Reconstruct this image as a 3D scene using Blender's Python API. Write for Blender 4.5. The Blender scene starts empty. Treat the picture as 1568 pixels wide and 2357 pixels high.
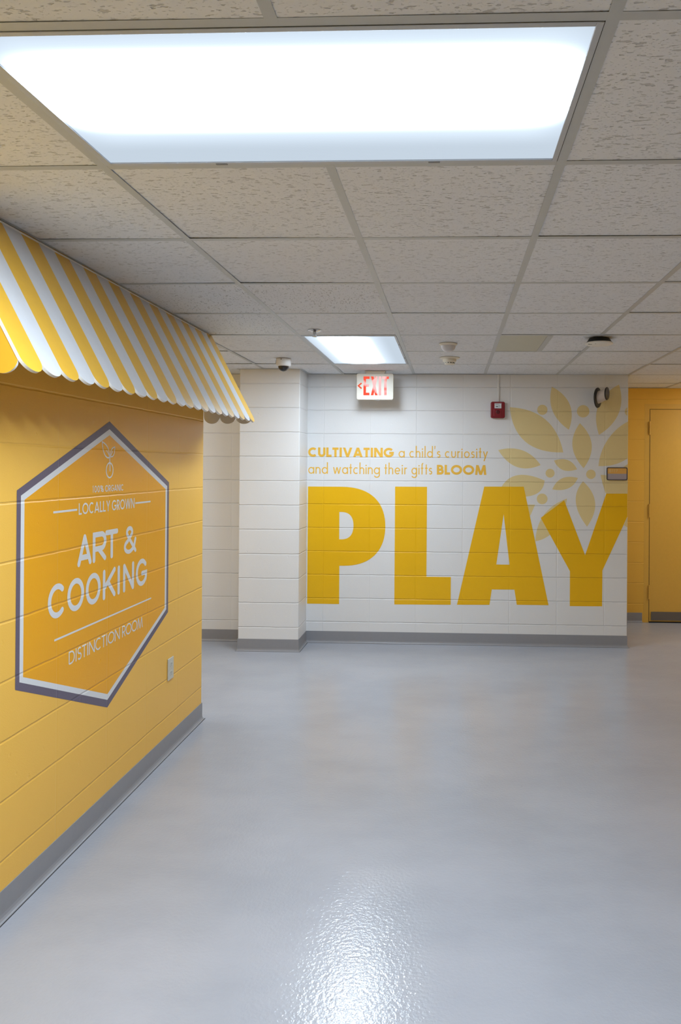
import bpy, bmesh, math, random
from mathutils import Vector, Matrix
from mathutils.geometry import tessellate_polygon, delaunay_2d_cdt

random.seed(7)
S = bpy.context.scene
COL = S.collection
PI = math.pi

# ------------------------------------------------------------------ camera
cam_d = bpy.data.cameras.new('camera')
cam = bpy.data.objects.new('camera', cam_d)
COL.objects.link(cam)
S.camera = cam
IW, IH = 1568.0, 2357.0
FPX, CX, CY = 1646.82, 974.78, 1070.87
YAW, PIT, ROL, CAMZ = -0.0393, 0.0029, 0.0069, 1.5197
cam_d.sensor_fit = 'HORIZONTAL'
cam_d.sensor_width = 36.0
cam_d.lens = 36.0 * FPX / IW
cam_d.shift_x = (IW / 2 - CX) / IW
cam_d.shift_y = (CY - IH / 2) / IW
cam_d.clip_start = 0.02
sy, cy_, sp, cp, sr, cr = (math.sin(YAW), math.cos(YAW), math.sin(PIT), math.cos(PIT), math.sin(ROL), math.cos(ROL))
R0 = Vector((cy_, -sy, 0)); U0 = Vector((-sp * sy, -sp * cy_, cp)); F0 = Vector((cp * sy, cp * cy_, sp))
Rv = R0 * cr + U0 * sr
Uv = U0 * cr - R0 * sr
M = Matrix.Identity(4)
for i in range(3):
    M[i][0] = Rv[i]; M[i][1] = Uv[i]; M[i][2] = -F0[i]
M[2][3] = CAMZ
cam.matrix_world = M

# ------------------------------------------------------------------ view, world, lamp levels
S.view_settings.view_transform = 'Standard'
S.view_settings.look = 'None'
S.view_settings.gamma = 1.0
S.view_settings.use_curve_mapping = False
S.view_settings.exposure = 0.13
W = bpy.data.worlds.new('world'); S.world = W
W.use_nodes = True
W.node_tree.nodes['Background'].inputs[0].default_value = (0.5, 0.5, 0.52, 1)
W.node_tree.nodes['Background'].inputs[1].default_value = 0.05
LAMP_COL = (0.745, 0.868, 1.0)
LAMP_EDGE = 0.70        # radiance of the diffuser away from the tubes
NEAR_PEAK = 104.0         # extra radiance in front of the tubes, near troffer
FAR_PEAK = 51.0         # the same, far troffer

PASSAGE_FILL_PEAK = 32.0     # fill troffers added unseen round the corners, for the door and alcove
CORRIDOR_FILL_PEAK = 28.0  # added fill for the alcove

# ------------------------------------------------------------------ layout (metres, camera stands over 0,0)
T = 0.6096                      # ceiling module
GX0, GY0 = -0.9374, 1.2725      # grid line c0 / r0
CZ = 2.318                      # ceiling height
XL = -1.488                     # face of the yellow wall on the left
YLE = 4.238                     # its far end
YW = 6.149                      # face of the lettered wall
XR = 1.5                        # its right-hand end
YB = 7.165                      # yellow wall with the door
XC = -4.2                       # end of the side corridor
XRW = 2.72                       # right wall of the hall
YR = -6.5                       # wall behind the camera
TOP = CZ + 0.14


# ------------------------------------------------------------------ node helpers
def new_mat(name):
    m = bpy.data.materials.new(name)
    m.use_nodes = True
    nt = m.node_tree
    nt.nodes.clear()
    out = nt.nodes.new('ShaderNodeOutputMaterial')
    return m, nt, out


def mth(nt, op, a, b=None, clamp=False):
    n = nt.nodes.new('ShaderNodeMath'); n.operation = op; n.use_clamp = clamp
    for i, v in enumerate((a, b)):
        if v is None: continue
        if isinstance(v, (int, float)): n.inputs[i].default_value = v
        else: nt.links.new(v, n.inputs[i])
    return n.outputs[0]


def smooth(nt, v, lo, hi, o0=0.0, o1=1.0):
    n = nt.nodes.new('ShaderNodeMapRange'); n.interpolation_type = 'SMOOTHSTEP'
    nt.links.new(v, n.inputs[0])
    for i, x in enumerate((lo, hi, o0, o1)): n.inputs[i + 1].default_value = x
    return n.outputs[0]


def noise(nt, vec, scale, detail=3, rough=0.55):
    n = nt.nodes.new('ShaderNodeTexNoise')
    n.inputs['Scale'].default_value = scale
    n.inputs['Detail'].default_value = detail
    n.inputs['Roughness'].default_value = rough
    nt.links.new(vec, n.inputs['Vector'])
    return n.outputs['Fac']


def mixc(nt, fac, a, b, mode='MIX'):
    n = nt.nodes.new('ShaderNodeMix'); n.data_type = 'RGBA'; n.blend_type = mode
    if isinstance(fac, (int, float)): n.inputs[0].default_value = fac
    else: nt.links.new(fac, n.inputs[0])
    for i, v in ((6, a), (7, b)):
        if isinstance(v, tuple): n.inputs[i].default_value = (*v[:3], 1)
        else: nt.links.new(v, n.inputs[i])
    return n.outputs[2]


def position(nt):
    return nt.nodes.new('ShaderNodeNewGeometry').outputs['Position']


def scaled(nt, vec, s):
    n = nt.nodes.new('ShaderNodeVectorMath'); n.operation = 'MULTIPLY'
    nt.links.new(vec, n.inputs[0]); n.inputs[1].default_value = s
    return n.outputs[0]


def bsdf(nt, out, color, rough=0.5, metallic=0.0, spec=0.5, coat=0.0, coat_rough=0.1):
    b = nt.nodes.new('ShaderNodeBsdfPrincipled')
    if isinstance(color, tuple): b.inputs['Base Color'].default_value = (*color[:3], 1)
    else: nt.links.new(color, b.inputs['Base Color'])
    if isinstance(rough, (int, float)): b.inputs['Roughness'].default_value = rough
    else: nt.links.new(rough, b.inputs['Roughness'])
    b.inputs['Metallic'].default_value = metallic
    b.inputs['Specular IOR Level'].default_value = spec
    b.inputs['Coat Weight'].default_value = coat
    b.inputs['Coat Roughness'].default_value = coat_rough
    nt.links.new(b.outputs[0], out.inputs[0])
    return b


def bump(nt, b, height, dist, strength=1.0, prev=None):
    n = nt.nodes.new('ShaderNodeBump')
    n.inputs['Distance'].default_value = dist
    n.inputs['Strength'].default_value = strength
    nt.links.new(height, n.inputs['Height'])
    if prev is not None: nt.links.new(prev, n.inputs['Normal'])
    nt.links.new(n.outputs[0], b.inputs['Normal'])
    return n.outputs[0]


def plain(name, color, rough=0.5, metallic=0.0, spec=0.5, grain=0.0, coat=0.0):
    m, nt, out = new_mat(name)
    p = position(nt)
    f = noise(nt, p, 35.0, 3)
    c = mixc(nt, f, tuple(x * 0.96 for x in color), tuple(min(1, x * 1.04) for x in color))
    b = bsdf(nt, out, c, rough, metallic, spec, coat)
    if grain: bump(nt, b, noise(nt, p, 420.0, 2), grain)
    return m


def joint(nt, coord, origin, pitch, width):
    """1 on the block face, 0 at the bottom of the mortar joint"""
    t = mth(nt, 'DIVIDE', mth(nt, 'SUBTRACT', coord, origin), pitch)
    d = mth(nt, 'ABSOLUTE', mth(nt, 'SUBTRACT', t, mth(nt, 'ROUND', t)))
    return smooth(nt, mth(nt, 'MULTIPLY', d, pitch), 0.0008, width)


def block(name, color, u=None, v=(0.0, 0.2), rough=0.34, vert=0.5, grain=0.0011, deep=0.0034):
    """painted concrete block laid in stack bond; u = (axis, origin, pitch) of the upright joints"""
    m, nt, out = new_mat(name)
    p = position(nt)
    sep = nt.nodes.new('ShaderNodeSeparateXYZ'); nt.links.new(p, sep.inputs[0])
    wob = mth(nt, 'MULTIPLY', mth(nt, 'SUBTRACT', noise(nt, p, 9.0, 2), 0.5), 0.006)
    z = mth(nt, 'ADD', sep.outputs[2], wob)
    h = joint(nt, z, v[0], v[1], 0.0062)
    if u:
        a = mth(nt, 'ADD', sep.outputs[u[0]], wob)
        jv = joint(nt, a, u[1], u[2], 0.0062)
        patch = smooth(nt, noise(nt, p, 3.3, 1), 0.35, 0.65, vert * 0.5, vert)
        jv = mth(nt, 'SUBTRACT', 1.0, mth(nt, 'MULTIPLY', mth(nt, 'SUBTRACT', 1.0, jv), patch))
        h = mth(nt, 'MINIMUM', h, jv)
    f = noise(nt, p, 2.2, 4)
    c = mixc(nt, f, tuple(x * 0.97 for x in color), tuple(min(1, x * 1.03) for x in color))
    b = bsdf(nt, out, c, rough, 0, 0.36)
    n1 = bump(nt, b, h, deep, 1.0)
    n2 = bump(nt, b, noise(nt, p, 260.0, 3, 0.6), grain, 0.55, n1)
    bump(nt, b, smooth(nt, noise(nt, p, 26.0, 2), 0.70, 0.78), -0.0012, 0.6, n2)
    return m


# ------------------------------------------------------------------ materials
PLAY_U, PLAY_V = (0, -1.106, 0.402), (0.180, 0.203)
LEFT_U, LEFT_V = (1, 3.054, 0.397), (-0.003, 0.199)
C_WHITE = (0.80, 0.795, 0.785)
C_YELLOW = (0.91, 0.53, 0.088)
C_DEEP = (0.90, 0.50, 0.008)
C_PETAL = (0.80, 0.65, 0.32)
MAT = {}
MAT['far'] = block('white_block_paint', C_WHITE, PLAY_U, PLAY_V)
MAT['pilaster'] = block('white_block_paint_pilaster', C_WHITE, None, (-0.0045, 0.2005))
MAT['left'] = block('yellow_block_paint', C_YELLOW, LEFT_U, LEFT_V, 0.36, deep=0.0019)
MAT['back'] = block('ochre_block_paint', (0.80, 0.47, 0.075), (0, 1.93, 0.402), (-0.02, 0.203), 0.4, 0.22, deep=0.0019)
MAT['right'] = block('yellow_block_paint_right', C_YELLOW, LEFT_U, LEFT_V, 0.4)
MAT['rear'] = block('white_block_paint_rear', C_WHITE, (0, 0.0, 0.402), (-0.02, 0.203), 0.4)
MAT['letter'] = block('yellow_vinyl_letter', C_DEEP, PLAY_U, PLAY_V, 0.3)
MAT['slogan'] = block('gold_vinyl_slogan', (0.88, 0.50, 0.06), PLAY_U, PLAY_V, 0.3)
MAT['petal'] = block('pale_gold_vinyl', C_PETAL, PLAY_U, PLAY_V, 0.34)
MAT['badge_border'] = block('grey_violet_vinyl', (0.135, 0.115, 0.165), LEFT_U, LEFT_V, 0.34, deep=0.0019)
MAT['badge_white'] = block('white_vinyl', (0.72, 0.74, 0.76), LEFT_U, LEFT_V, 0.34, deep=0.0019)
MAT['badge_panel'] = block('orange_vinyl', (0.88, 0.405, 0.010), LEFT_U, LEFT_V, 0.3, deep=0.0019)
MAT['base'] = plain('grey_vinyl_base', (0.29, 0.29, 0.305), 0.42)
MAT['door'] = plain('ochre_door_paint', (0.72, 0.43, 0.075), 0.4)
MAT['steel'] = plain('brushed_steel', (0.20, 0.19, 0.18), 0.42, 0.6)
MAT['black'] = plain('black_plastic', (0.012, 0.011, 0.011), 0.45)
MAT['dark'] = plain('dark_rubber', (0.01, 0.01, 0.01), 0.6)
MAT['white_plastic'] = plain('white_plastic', (0.80, 0.79, 0.77), 0.35)
MAT['cream'] = plain('cream_plastic', (0.74, 0.70, 0.60), 0.4)
MAT['beige'] = plain('beige_plastic', (0.62, 0.54, 0.47), 0.45)
MAT['frost'] = plain('frosted_lens', (0.62, 0.61, 0.63), 0.3)
MAT['smoke_dome'] = plain('smoked_dome', (0.02, 0.02, 0.022), 0.08)
MAT['chrome'] = plain('chrome', (0.55, 0.55, 0.56), 0.18, 1.0)
MAT['red'] = plain('red_enamel', (0.23, 0.006, 0.012), 0.3)
MAT['grid'] = plain('grid_enamel', (0.50, 0.53, 0.55), 0.4)
MAT['frame'] = plain('troffer_enamel', (0.50, 0.54, 0.60), 0.35)
MAT['plenum'] = plain('plenum_board', (0.03, 0.03, 0.03), 0.9)
MAT['filler'] = plain('smooth_grey_green_panel', (0.55, 0.555, 0.47), 0.5)
MAT['ivory'] = plain('ivory_plate', (0.60, 0.585, 0.50), 0.35)
MAT['raceway'] = plain('white_raceway', C_WHITE, 0.4)
MAT['aw_yellow'] = plain('yellow_sheet', (0.69, 0.40, 0.034), 0.22)
MAT['aw_white'] = plain('white_sheet', (0.58, 0.595, 0.62), 0.22)
MAT['aw_edge'] = plain('white_sheet_edge', (0.74, 0.73, 0.71), 0.5)
MAT['sign_frame'] = plain('brown_grey_frame', (0.075, 0.062, 0.065), 0.4)
MAT['sign_orange'] = plain('orange_plate', (0.78, 0.42, 0.10), 0.4)
MAT['sign_grey'] = plain('mauve_grey_plate', (0.40, 0.35, 0.37), 0.45)
MAT['sign_text'] = plain('pale_gold_lettering', (0.80, 0.60, 0.28), 0.4)
MAT['label'] = plain('white_label', (0.72, 0.76, 0.80), 0.4)
MAT['label_ink'] = plain('grey_ink', (0.16, 0.18, 0.2), 0.6)


def tile_mat(name, sx, sy_, strength):
    m, nt, out = new_mat(name)
    p = position(nt)
    fis = noise(nt, scaled(nt, p, (sx, sy_, 30.0)), 1.0, 2, 0.5)
    big = smooth(nt, fis, 0.615, 0.68)
    fine = smooth(nt, noise(nt, scaled(nt, p, (sx * 2.6, sy_ * 1.6, 60.0)), 1.0, 2, 0.5), 0.62, 0.70)
    pits = mth(nt, 'MAXIMUM', big, mth(nt, 'MULTIPLY', fine, 0.45))
    soft = noise(nt, p, 1.7, 3)
    base = mixc(nt, soft, (0.755, 0.78, 0.83), (0.81, 0.835, 0.875))
    stain = smooth(nt, noise(nt, p, 6.5, 2), 0.745, 0.79, 0.0, 0.35)
    base = mixc(nt, stain, base, (0.50, 0.40, 0.32))
    c = mixc(nt, mth(nt, 'MULTIPLY', pits, strength), base, (0.22, 0.20, 0.19))
    b = bsdf(nt, out, c, 0.9, 0, 0.2)
    n1 = bump(nt, b, pits, -0.0025, 0.8)
    bump(nt, b, noise(nt, p, 300.0, 2), 0.0007, 0.6, n1)
    return m


MAT['tile'] = tile_mat('fissured_tile', 44.0, 125.0, 0.38)
MAT['tile_b'] = tile_mat('pinhole_tile', 130.0, 60.0, 0.5)

# glossy trowelled floor coating
m, nt, out = new_mat('floor_coating')
p = position(nt)
cloud = noise(nt, scaled(nt, p, (1.0, 1.6, 1.0)), 1.1, 5, 0.6)
streak = noise(nt, scaled(nt, p, (2.2, 5.0, 1.0)), 1.3, 4, 0.6)
c = mixc(nt, smooth(nt, cloud, 0.32, 0.70), (0.37, 0.385, 0.425), (0.43, 0.44, 0.478))
c = mixc(nt, smooth(nt, streak, 0.40, 0.75, 0.0, 0.5), c, (0.41, 0.425, 0.465))
speck = smooth(nt, noise(nt, p, 19.0, 2), 0.775, 0.80, 0.0, 0.35)
c = mixc(nt, speck, c, (0.2, 0.2, 0.2))
rg = smooth(nt, noise(nt, p, 2.6, 3), 0.3, 0.7, 0.14, 0.19)
b = bsdf(nt, out, c, rg, 0, 0.42)
n1 = bump(nt, b, noise(nt, p, 80.0, 2, 0.55), 0.0016, 0.75)
bump(nt, b, noise(nt, p, 22.0, 2), 0.0010, 0.30, n1)
MAT['floor'] = m


def diffuser_mat(name, along, half_u, half_v, peak, shift):
    """prismatic lens with two tubes behind it; along = axis of the tubes (object space)"""
    m, nt, out = new_mat(name)
    oc = nt.nodes.new('ShaderNodeTexCoord').outputs['Object']
    sep = nt.nodes.new('ShaderNodeSeparateXYZ'); nt.links.new(oc, sep.inputs[0])
    u = sep.outputs[0 if along == 'X' else 1]
    v = sep.outputs[1 if along == 'X' else 0]
    un = mth(nt, 'ABSOLUTE', mth(nt, 'DIVIDE', u, half_u))
    vn = mth(nt, 'DIVIDE', v, half_v)
    d = mth(nt, 'ABSOLUTE', mth(nt, 'SUBTRACT', vn, shift))
    wave = mth(nt, 'COSINE', mth(nt, 'MULTIPLY', mth(nt, 'MINIMUM', d, 0.52), 2 * PI / 0.52))
    reach = mth(nt, 'ADD', un, mth(nt, 'MULTIPLY', mth(nt, 'ADD', wave, 1.0), 0.022))      # two tubes, their ends short of the frame
    core = mth(nt, 'MULTIPLY', mth(nt, 'POWER', smooth(nt, d, 0.12, 0.74, 1.0, 0.0), 2.6), smooth(nt, reach, 0.74, 1.07, 1.0, 0.0))
    soft = mth(nt, 'MULTIPLY', smooth(nt, d, 0.46, 0.98, 1.0, 0.0), smooth(nt, reach, 0.88, 1.18, 1.0, 0.0))
    e = mth(nt, 'ADD', mth(nt, 'MULTIPLY', core, peak), mth(nt, 'MULTIPLY', soft, 0.38))
    pr = mth(nt, 'MULTIPLY',
             mth(nt, 'SINE', mth(nt, 'MULTIPLY', mth(nt, 'ADD', sep.outputs[0], sep.outputs[1]), 1100.0)),
             mth(nt, 'SINE', mth(nt, 'MULTIPLY', mth(nt, 'SUBTRACT', sep.outputs[0], sep.outputs[1]), 1100.0)))
    e = mth(nt, 'ADD', e, mth(nt, 'ADD', LAMP_EDGE, mth(nt, 'MULTIPLY', pr, 0.05)))
    em = nt.nodes.new('ShaderNodeEmission')
    em.inputs[0].default_value = (*LAMP_COL, 1)
    nt.links.new(e, em.inputs[1])
    nt.links.new(em.outputs[0], out.inputs[0])
    return m


def sign_glow():
    m, nt, out = new_mat('red_lit_legend')
    p = position(nt)
    f = smooth(nt, noise(nt, scaled(nt, p, (9.0, 9.0, 13.0)), 1.0, 1), 0.44, 0.60)
    c = mixc(nt, f, (1.0, 0.10, 0.055), (1.0, 0.55, 0.55))
    em = nt.nodes.new('ShaderNodeEmission')
    nt.links.new(c, em.inputs[0]); em.inputs[1].default_value = 1.0
    nt.links.new(em.outputs[0], out.inputs[0])
    return m


MAT['glow'] = sign_glow()
m, nt, out = new_mat('red_lit_arrow')
em_ = nt.nodes.new('ShaderNodeEmission'); em_.inputs[0].default_value = (1.0, 0.13, 0.06, 1); em_.inputs[1].default_value = 0.8
nt.links.new(em_.outputs[0], out.inputs[0])
MAT['arrow'] = m


# ------------------------------------------------------------------ mesh helpers
class MB:
    """collects polygons (world coordinates) and links them as one mesh object"""
    def __init__(s): s.v = []; s.f = []; s.m = []

    def poly(s, pts, mi=0):
        n = len(s.v); s.v += [tuple(q) for q in pts]
        s.f.append(tuple(range(n, n + len(pts)))); s.m.append(mi)

    def box(s, a, b, mi=0):
        x0, y0, z0 = a; x1, y1, z1 = b
        n = len(s.v)
        s.v += [(x0, y0, z0), (x1, y0, z0), (x1, y1, z0), (x0, y1, z0), (x0, y0, z1), (x1, y0, z1), (x1, y1, z1), (x0, y1, z1)]
        for q in ((0, 3, 2, 1), (4, 5, 6, 7), (0, 1, 5, 4), (1, 2, 6, 5), (2, 3, 7, 6), (3, 0, 4, 7)):
            s.f.append(tuple(n + i for i in q)); s.m.append(mi)

    def prism(s, pts, fn, d0, d1, mi=0, side=None):
        """2-D outline pts extruded between depths d0 and d1; fn(u, v, d) -> point"""
        n = len(s.v); k = len(pts)
        s.v += [fn(u, v, d0) for u, v in pts] + [fn(u, v, d1) for u, v in pts]
        s.f.append(tuple(n + i for i in range(k))); s.m.append(mi)
        s.f.append(tuple(n + k + i for i in reversed(range(k)))); s.m.append(mi)
        for i in range(k):
            j = (i + 1) % k
            s.f.append((n + i, n + k + i, n + k + j, n + j)); s.m.append(mi if side is None else side)

    def lathe(s, prof, mat=None, n=40, mi=0):
        """profile of (radius, height) turned about local Z, placed by mat"""
        mat = mat or Matrix.Identity(4)
        o = len(s.v)
        for r, z in prof:
            for i in range(n):
                a = 2 * PI * i / n
                s.v.append(tuple(mat @ Vector((r * math.cos(a), r * math.sin(a), z))))
        for j in range(len(prof) - 1):
            for i in range(n):
                i2 = (i + 1) % n
                s.f.append((o + j * n + i, o + j * n + i2, o + (j + 1) * n + i2, o + (j + 1) * n + i)); s.m.append(mi)
        s.f.append(tuple(o + i for i in reversed(range(n)))); s.m.append(mi)
        s.f.append(tuple(o + (len(prof) - 1) * n + i for i in range(n))); s.m.append(mi)

    def build(s, name, mats, parent=None, origin=None, smooth_=False, bevel=0.0, seg=2):
        if not isinstance(mats, (list, tuple)): mats = [mats]
        if origin is None:
            origin = world_origin(parent) if parent else (0, 0, 0)
        o = Vector(origin)
        me = bpy.data.meshes.new(name)
        me.from_pydata([tuple(Vector(q) - o) for q in s.v], [], s.f)
        for q in mats: me.materials.append(q)
        for i, pl in enumerate(me.polygons):
            pl.material_index = s.m[i]
        bm = bmesh.new(); bm.from_mesh(me)
        bmesh.ops.remove_doubles(bm, verts=bm.verts, dist=1e-6)
        if s.closed: bmesh.ops.recalc_face_normals(bm, faces=bm.faces)
        bm.to_mesh(me); bm.free()
        ob = bpy.data.objects.new(name, me)
        COL.objects.link(ob)
        if parent:
            ob.parent = parent
            ob.location = o - world_origin(parent)
        else:
            ob.location = o
        if bevel:
            md = ob.modifiers.new('bevel', 'BEVEL'); md.width = bevel; md.segments = seg; md.limit_method = 'ANGLE'
            md.angle_limit = math.radians(40)
        if smooth_:
            for pl in me.polygons: pl.use_smooth = len(pl.vertices) == 4
            try: me.set_sharp_from_angle(angle=math.radians(38))
            except Exception: pass
        return ob
    closed = True


ORI = {}


def world_origin(o):
    return ORI[o.name]


def thing(name, label, cat, loc, group=None):
    o = bpy.data.objects.new(name, None)
    o.empty_display_size = 0.05
    COL.objects.link(o)
    o.location = loc
    ORI[o.name] = Vector(loc)
    tag(o, label, cat, group)
    return o


def tag(o, label, cat, group=None):
    o['label'] = label; o['category'] = cat
    if group: o['group'] = group
    return o


def reg(o):
    """register a mesh object so that it can be a parent"""
    base = world_origin(o.parent) if o.parent else Vector((0, 0, 0))
    ORI[o.name] = base + o.location
    return o


def structure(o, label, cat):
    tag(o, label, cat); o['kind'] = 'structure'
    return reg(o)


def wall_box(name, a, b, mat, label, bevel=0.004):
    w = MB(); w.box(a, b)
    return structure(w.build(name, mat, bevel=bevel), label, 'wall')


# ------------------------------------------------------------------ room shell
w = MB(); w.box((XC - 0.2, YR - 0.2, -0.08), (3.9, YB + 0.2, 0.0))
structure(w.build('floor', MAT['floor']), 'glossy grey trowelled floor coating running through the hall', 'floor')

wall_box('wall_left', (XC, YR, 0), (XL, YLE, TOP), MAT['left'], 'yellow painted block wall on the left with the hexagon badge', 0.006)
wall_box('wall_far', (XC, YW, 0), (XR, YB + 0.15, TOP), MAT['far'], 'white painted block wall at the far end with PLAY on it', 0.005)
wall_box('wall_pilaster', (-1.7475, 5.828, 0), (-1.2475, YW + 0.02, TOP), MAT['pilaster'], 'white block pilaster standing out left of the PLAY lettering', 0.006)
wall_box('wall_back', (XR, YB, 0), (3.9, YB + 0.15, TOP), MAT['back'], 'ochre block wall with the door, beyond the end of the white wall', 0.003)
wall_box('wall_right', (XRW, YR, 0), (3.7, 5.75, TOP), MAT['right'], 'yellow block wall along the right side of the hall', 0.005)
wall_box('wall_passage', (3.7, 5.75, 0), (3.9, YB, TOP), MAT['back'], 'ochre wall closing the passage past the door', 0.003)
wall_box('wall_rear', (XL, YR - 0.15, 0), (XRW, YR, TOP), MAT['rear'], 'white block wall behind the viewer', 0.003)
wall_box('wall_corridor', (XC - 0.15, YLE, 0), (XC, YW, TOP), MAT['right'], 'yellow wall at the end of the left side corridor', 0.003)


# cove base: profile swept along a straight run
def cove(w, p0, p1, nrm, h=0.1, cut0=0.0, cut1=0.0):
    """p0-p1 along the wall foot, nrm out of the wall; cut = extra length of the toe at each end (outer corners)"""
    prof = [(0.0, h), (0.0028, h), (0.0032, h - 0.002), (0.0032, 0.022), (0.0055, 0.012), (0.010, 0.0055), (0.0150, 0.0028), (0.0158, 0.0), (0.0, 0.0)]
    d = (Vector(p1) - Vector(p0)); L = d.length; d.normalize(); n = Vector(nrm)
    o = len(w.v); k = len(prof)
    for s_, cut in ((0, -cut0), (L, cut1)):
        for a, z in prof:
            q = Vector(p0) + d * (s_ + cut * a) + n * a
            w.v.append((q.x, q.y, z))
    for i in range(k):
        j = (i + 1) % k
        w.f.append((o + i, o + j, o + k + j, o + k + i)); w.m.append(0)
    w.f.append(tuple(o + i for i in range(k))); w.m.append(0)
    w.f.append(tuple(o + k + i for i in reversed(range(k)))); w.m.append(0)
    a0, a1 = 0.0155, 0.0186                                 # dark line where the toe meets the floor
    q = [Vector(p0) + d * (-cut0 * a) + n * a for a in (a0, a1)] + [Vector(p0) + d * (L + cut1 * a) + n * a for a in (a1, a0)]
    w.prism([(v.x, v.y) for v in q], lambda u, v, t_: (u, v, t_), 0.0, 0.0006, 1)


w = MB()
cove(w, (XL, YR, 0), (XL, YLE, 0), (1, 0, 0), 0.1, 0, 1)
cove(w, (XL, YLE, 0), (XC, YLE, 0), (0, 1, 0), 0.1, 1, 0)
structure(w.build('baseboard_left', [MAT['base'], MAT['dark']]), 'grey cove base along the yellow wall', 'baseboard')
w = MB()
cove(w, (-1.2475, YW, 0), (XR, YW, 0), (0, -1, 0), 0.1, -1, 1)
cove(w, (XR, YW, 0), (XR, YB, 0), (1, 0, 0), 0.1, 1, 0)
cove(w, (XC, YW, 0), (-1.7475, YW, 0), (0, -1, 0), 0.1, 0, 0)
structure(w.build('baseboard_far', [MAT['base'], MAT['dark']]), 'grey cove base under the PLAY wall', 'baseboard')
w = MB()
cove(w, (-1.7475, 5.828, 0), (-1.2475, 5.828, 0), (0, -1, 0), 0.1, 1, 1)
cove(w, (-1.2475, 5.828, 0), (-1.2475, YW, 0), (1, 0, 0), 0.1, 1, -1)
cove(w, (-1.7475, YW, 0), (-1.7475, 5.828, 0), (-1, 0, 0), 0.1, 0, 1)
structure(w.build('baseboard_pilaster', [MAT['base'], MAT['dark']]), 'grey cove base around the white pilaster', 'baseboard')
w = MB()
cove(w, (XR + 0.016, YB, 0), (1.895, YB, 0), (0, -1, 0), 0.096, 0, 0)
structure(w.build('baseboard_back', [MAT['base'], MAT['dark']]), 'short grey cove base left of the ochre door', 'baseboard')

# ------------------------------------------------------------------ ceiling
FIX = {(0, 0), (1, 0), (0, 5), (0, 6), (6, 7), (6, 8), (-4, 5), (-4, 6)}          # cells taken by the troffers
FILLER = (2, 5)
cl = MB()
cl.box((XC - 0.2, YR - 0.2, TOP - 0.005), (3.9, YB + 0.2, TOP + 0.05), 2)
PIN = {(0, 3), (-1, 4), (-1, 3)}


def add_tile(x0, y0, x1, y1, mi, lifts):
    g = 0.003
    x0 += g; x1 -= g; y0 += g; y1 -= g
    n = len(cl.v)
    zb = [CZ + l for l in lifts]
    zt = CZ + 0.022
    cl.v += [(x0, y0, zb[0]), (x1, y0, zb[1]), (x1, y1, zb[2]), (x0, y1, zb[3]), (x0, y0, zt), (x1, y0, zt), (x1, y1, zt), (x0, y1, zt)]
    for q in ((0, 1, 2), (0, 2, 3), (4, 7, 6, 5), (0, 4, 5, 1), (1, 5, 6, 2), (2, 6, 7, 3), (3, 7, 4, 0)):
        cl.f.append(tuple(n + i for i in q)); cl.m.append(mi)


def in_wall(x0, y0, x1, y1):
    if x1 <= XL + 0.01 and y1 <= YLE + 0.01: return True
    if y0 >= YW - 0.01 and x1 <= XR + 0.01: return True
    if x0 >= XRW and y1 <= 5.75: return True
    if y0 >= YB or y1 <= YR or x1 <= XC: return True
    return False


for i in range(-6, 9):
    for j in range(-13, 10):
        x0, y0 = GX0 + i * T, GY0 + j * T
        if in_wall(x0, y0, x0 + T, y0 + T) or (i, j) in FIX: continue
        if x0 > 3.8: continue
        lf = []
        for k in range(4):
            r = random.random()
            lf.append(0.0010 + (0.0006 * r if r < 0.5 else 0.0012 + 0.0038 * (r - 0.5) * 2 * random.random()))
        mi = 1 if (i, j) in PIN else 0
        if (i, j) == FILLER:
            add_tile(x0 + T * 0.5, y0, x0 + T, y0 + T, mi, lf)
        else:
            add_tile(x0, y0, x0 + T, y0 + T, mi, lf)
ceiling = structure(cl.build('ceiling', [MAT['tile'], MAT['tile_b'], MAT['plenum']]), 'white fissured lay-in tile ceiling of the hall', 'ceiling')

gr = MB()
FW, FT = 0.0121, 0.0006


def tee(x0, y0, x1, y1):
    gr.box((x0, y0, CZ - 0.0), (x1, y1, CZ + FT))


def seg_y(x, y0, y1):
    tee(x - FW, y0, x + FW, y1)
    gr.box((x - 0.001, y0, CZ + FT), (x + 0.001, y1, CZ + 0.03))


def seg_x(y, x0, x1):
    gr.box((x0, y - FW, CZ + 0.0002), (x1, y + FW, CZ + 0.0002 + FT))
    gr.box((x0, y - 0.001, CZ + FT), (x1, y + 0.001, CZ + 0.03))


for i in range(-5, 8):
    x = GX0 + i * T
    ya, yb = YR, YB
    if x < XL: ya, yb = YLE, YW
    elif x < XR: yb = YW
    elif x > XRW: ya = 5.75
    if i == 1:                       # broken by the wide troffer
        seg_y(x, ya, GY0 - 0.0); seg_y(x, GY0 + T, yb)
    else:
        seg_y(x, ya, yb)
for j in range(-12, 10):
    y = GY0 + j * T
    xa, xb = XL, XRW
    if y > YLE: xa = XC
    if y > 5.75: xb = 3.7
    if y > YW - 0.02: xa = XR
    if j == 6:                       # broken by the long troffers
        seg_x(y, xa, GX0 - 4 * T); seg_x(y, GX0 - 3 * T, GX0); seg_x(y, GX0 + T, xb)
    elif j == 8:
        seg_x(y, xa, GX0 + 6 * T); seg_x(y, GX0 + 7 * T, xb)
    else:
        seg_x(y, xa, xb)
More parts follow.
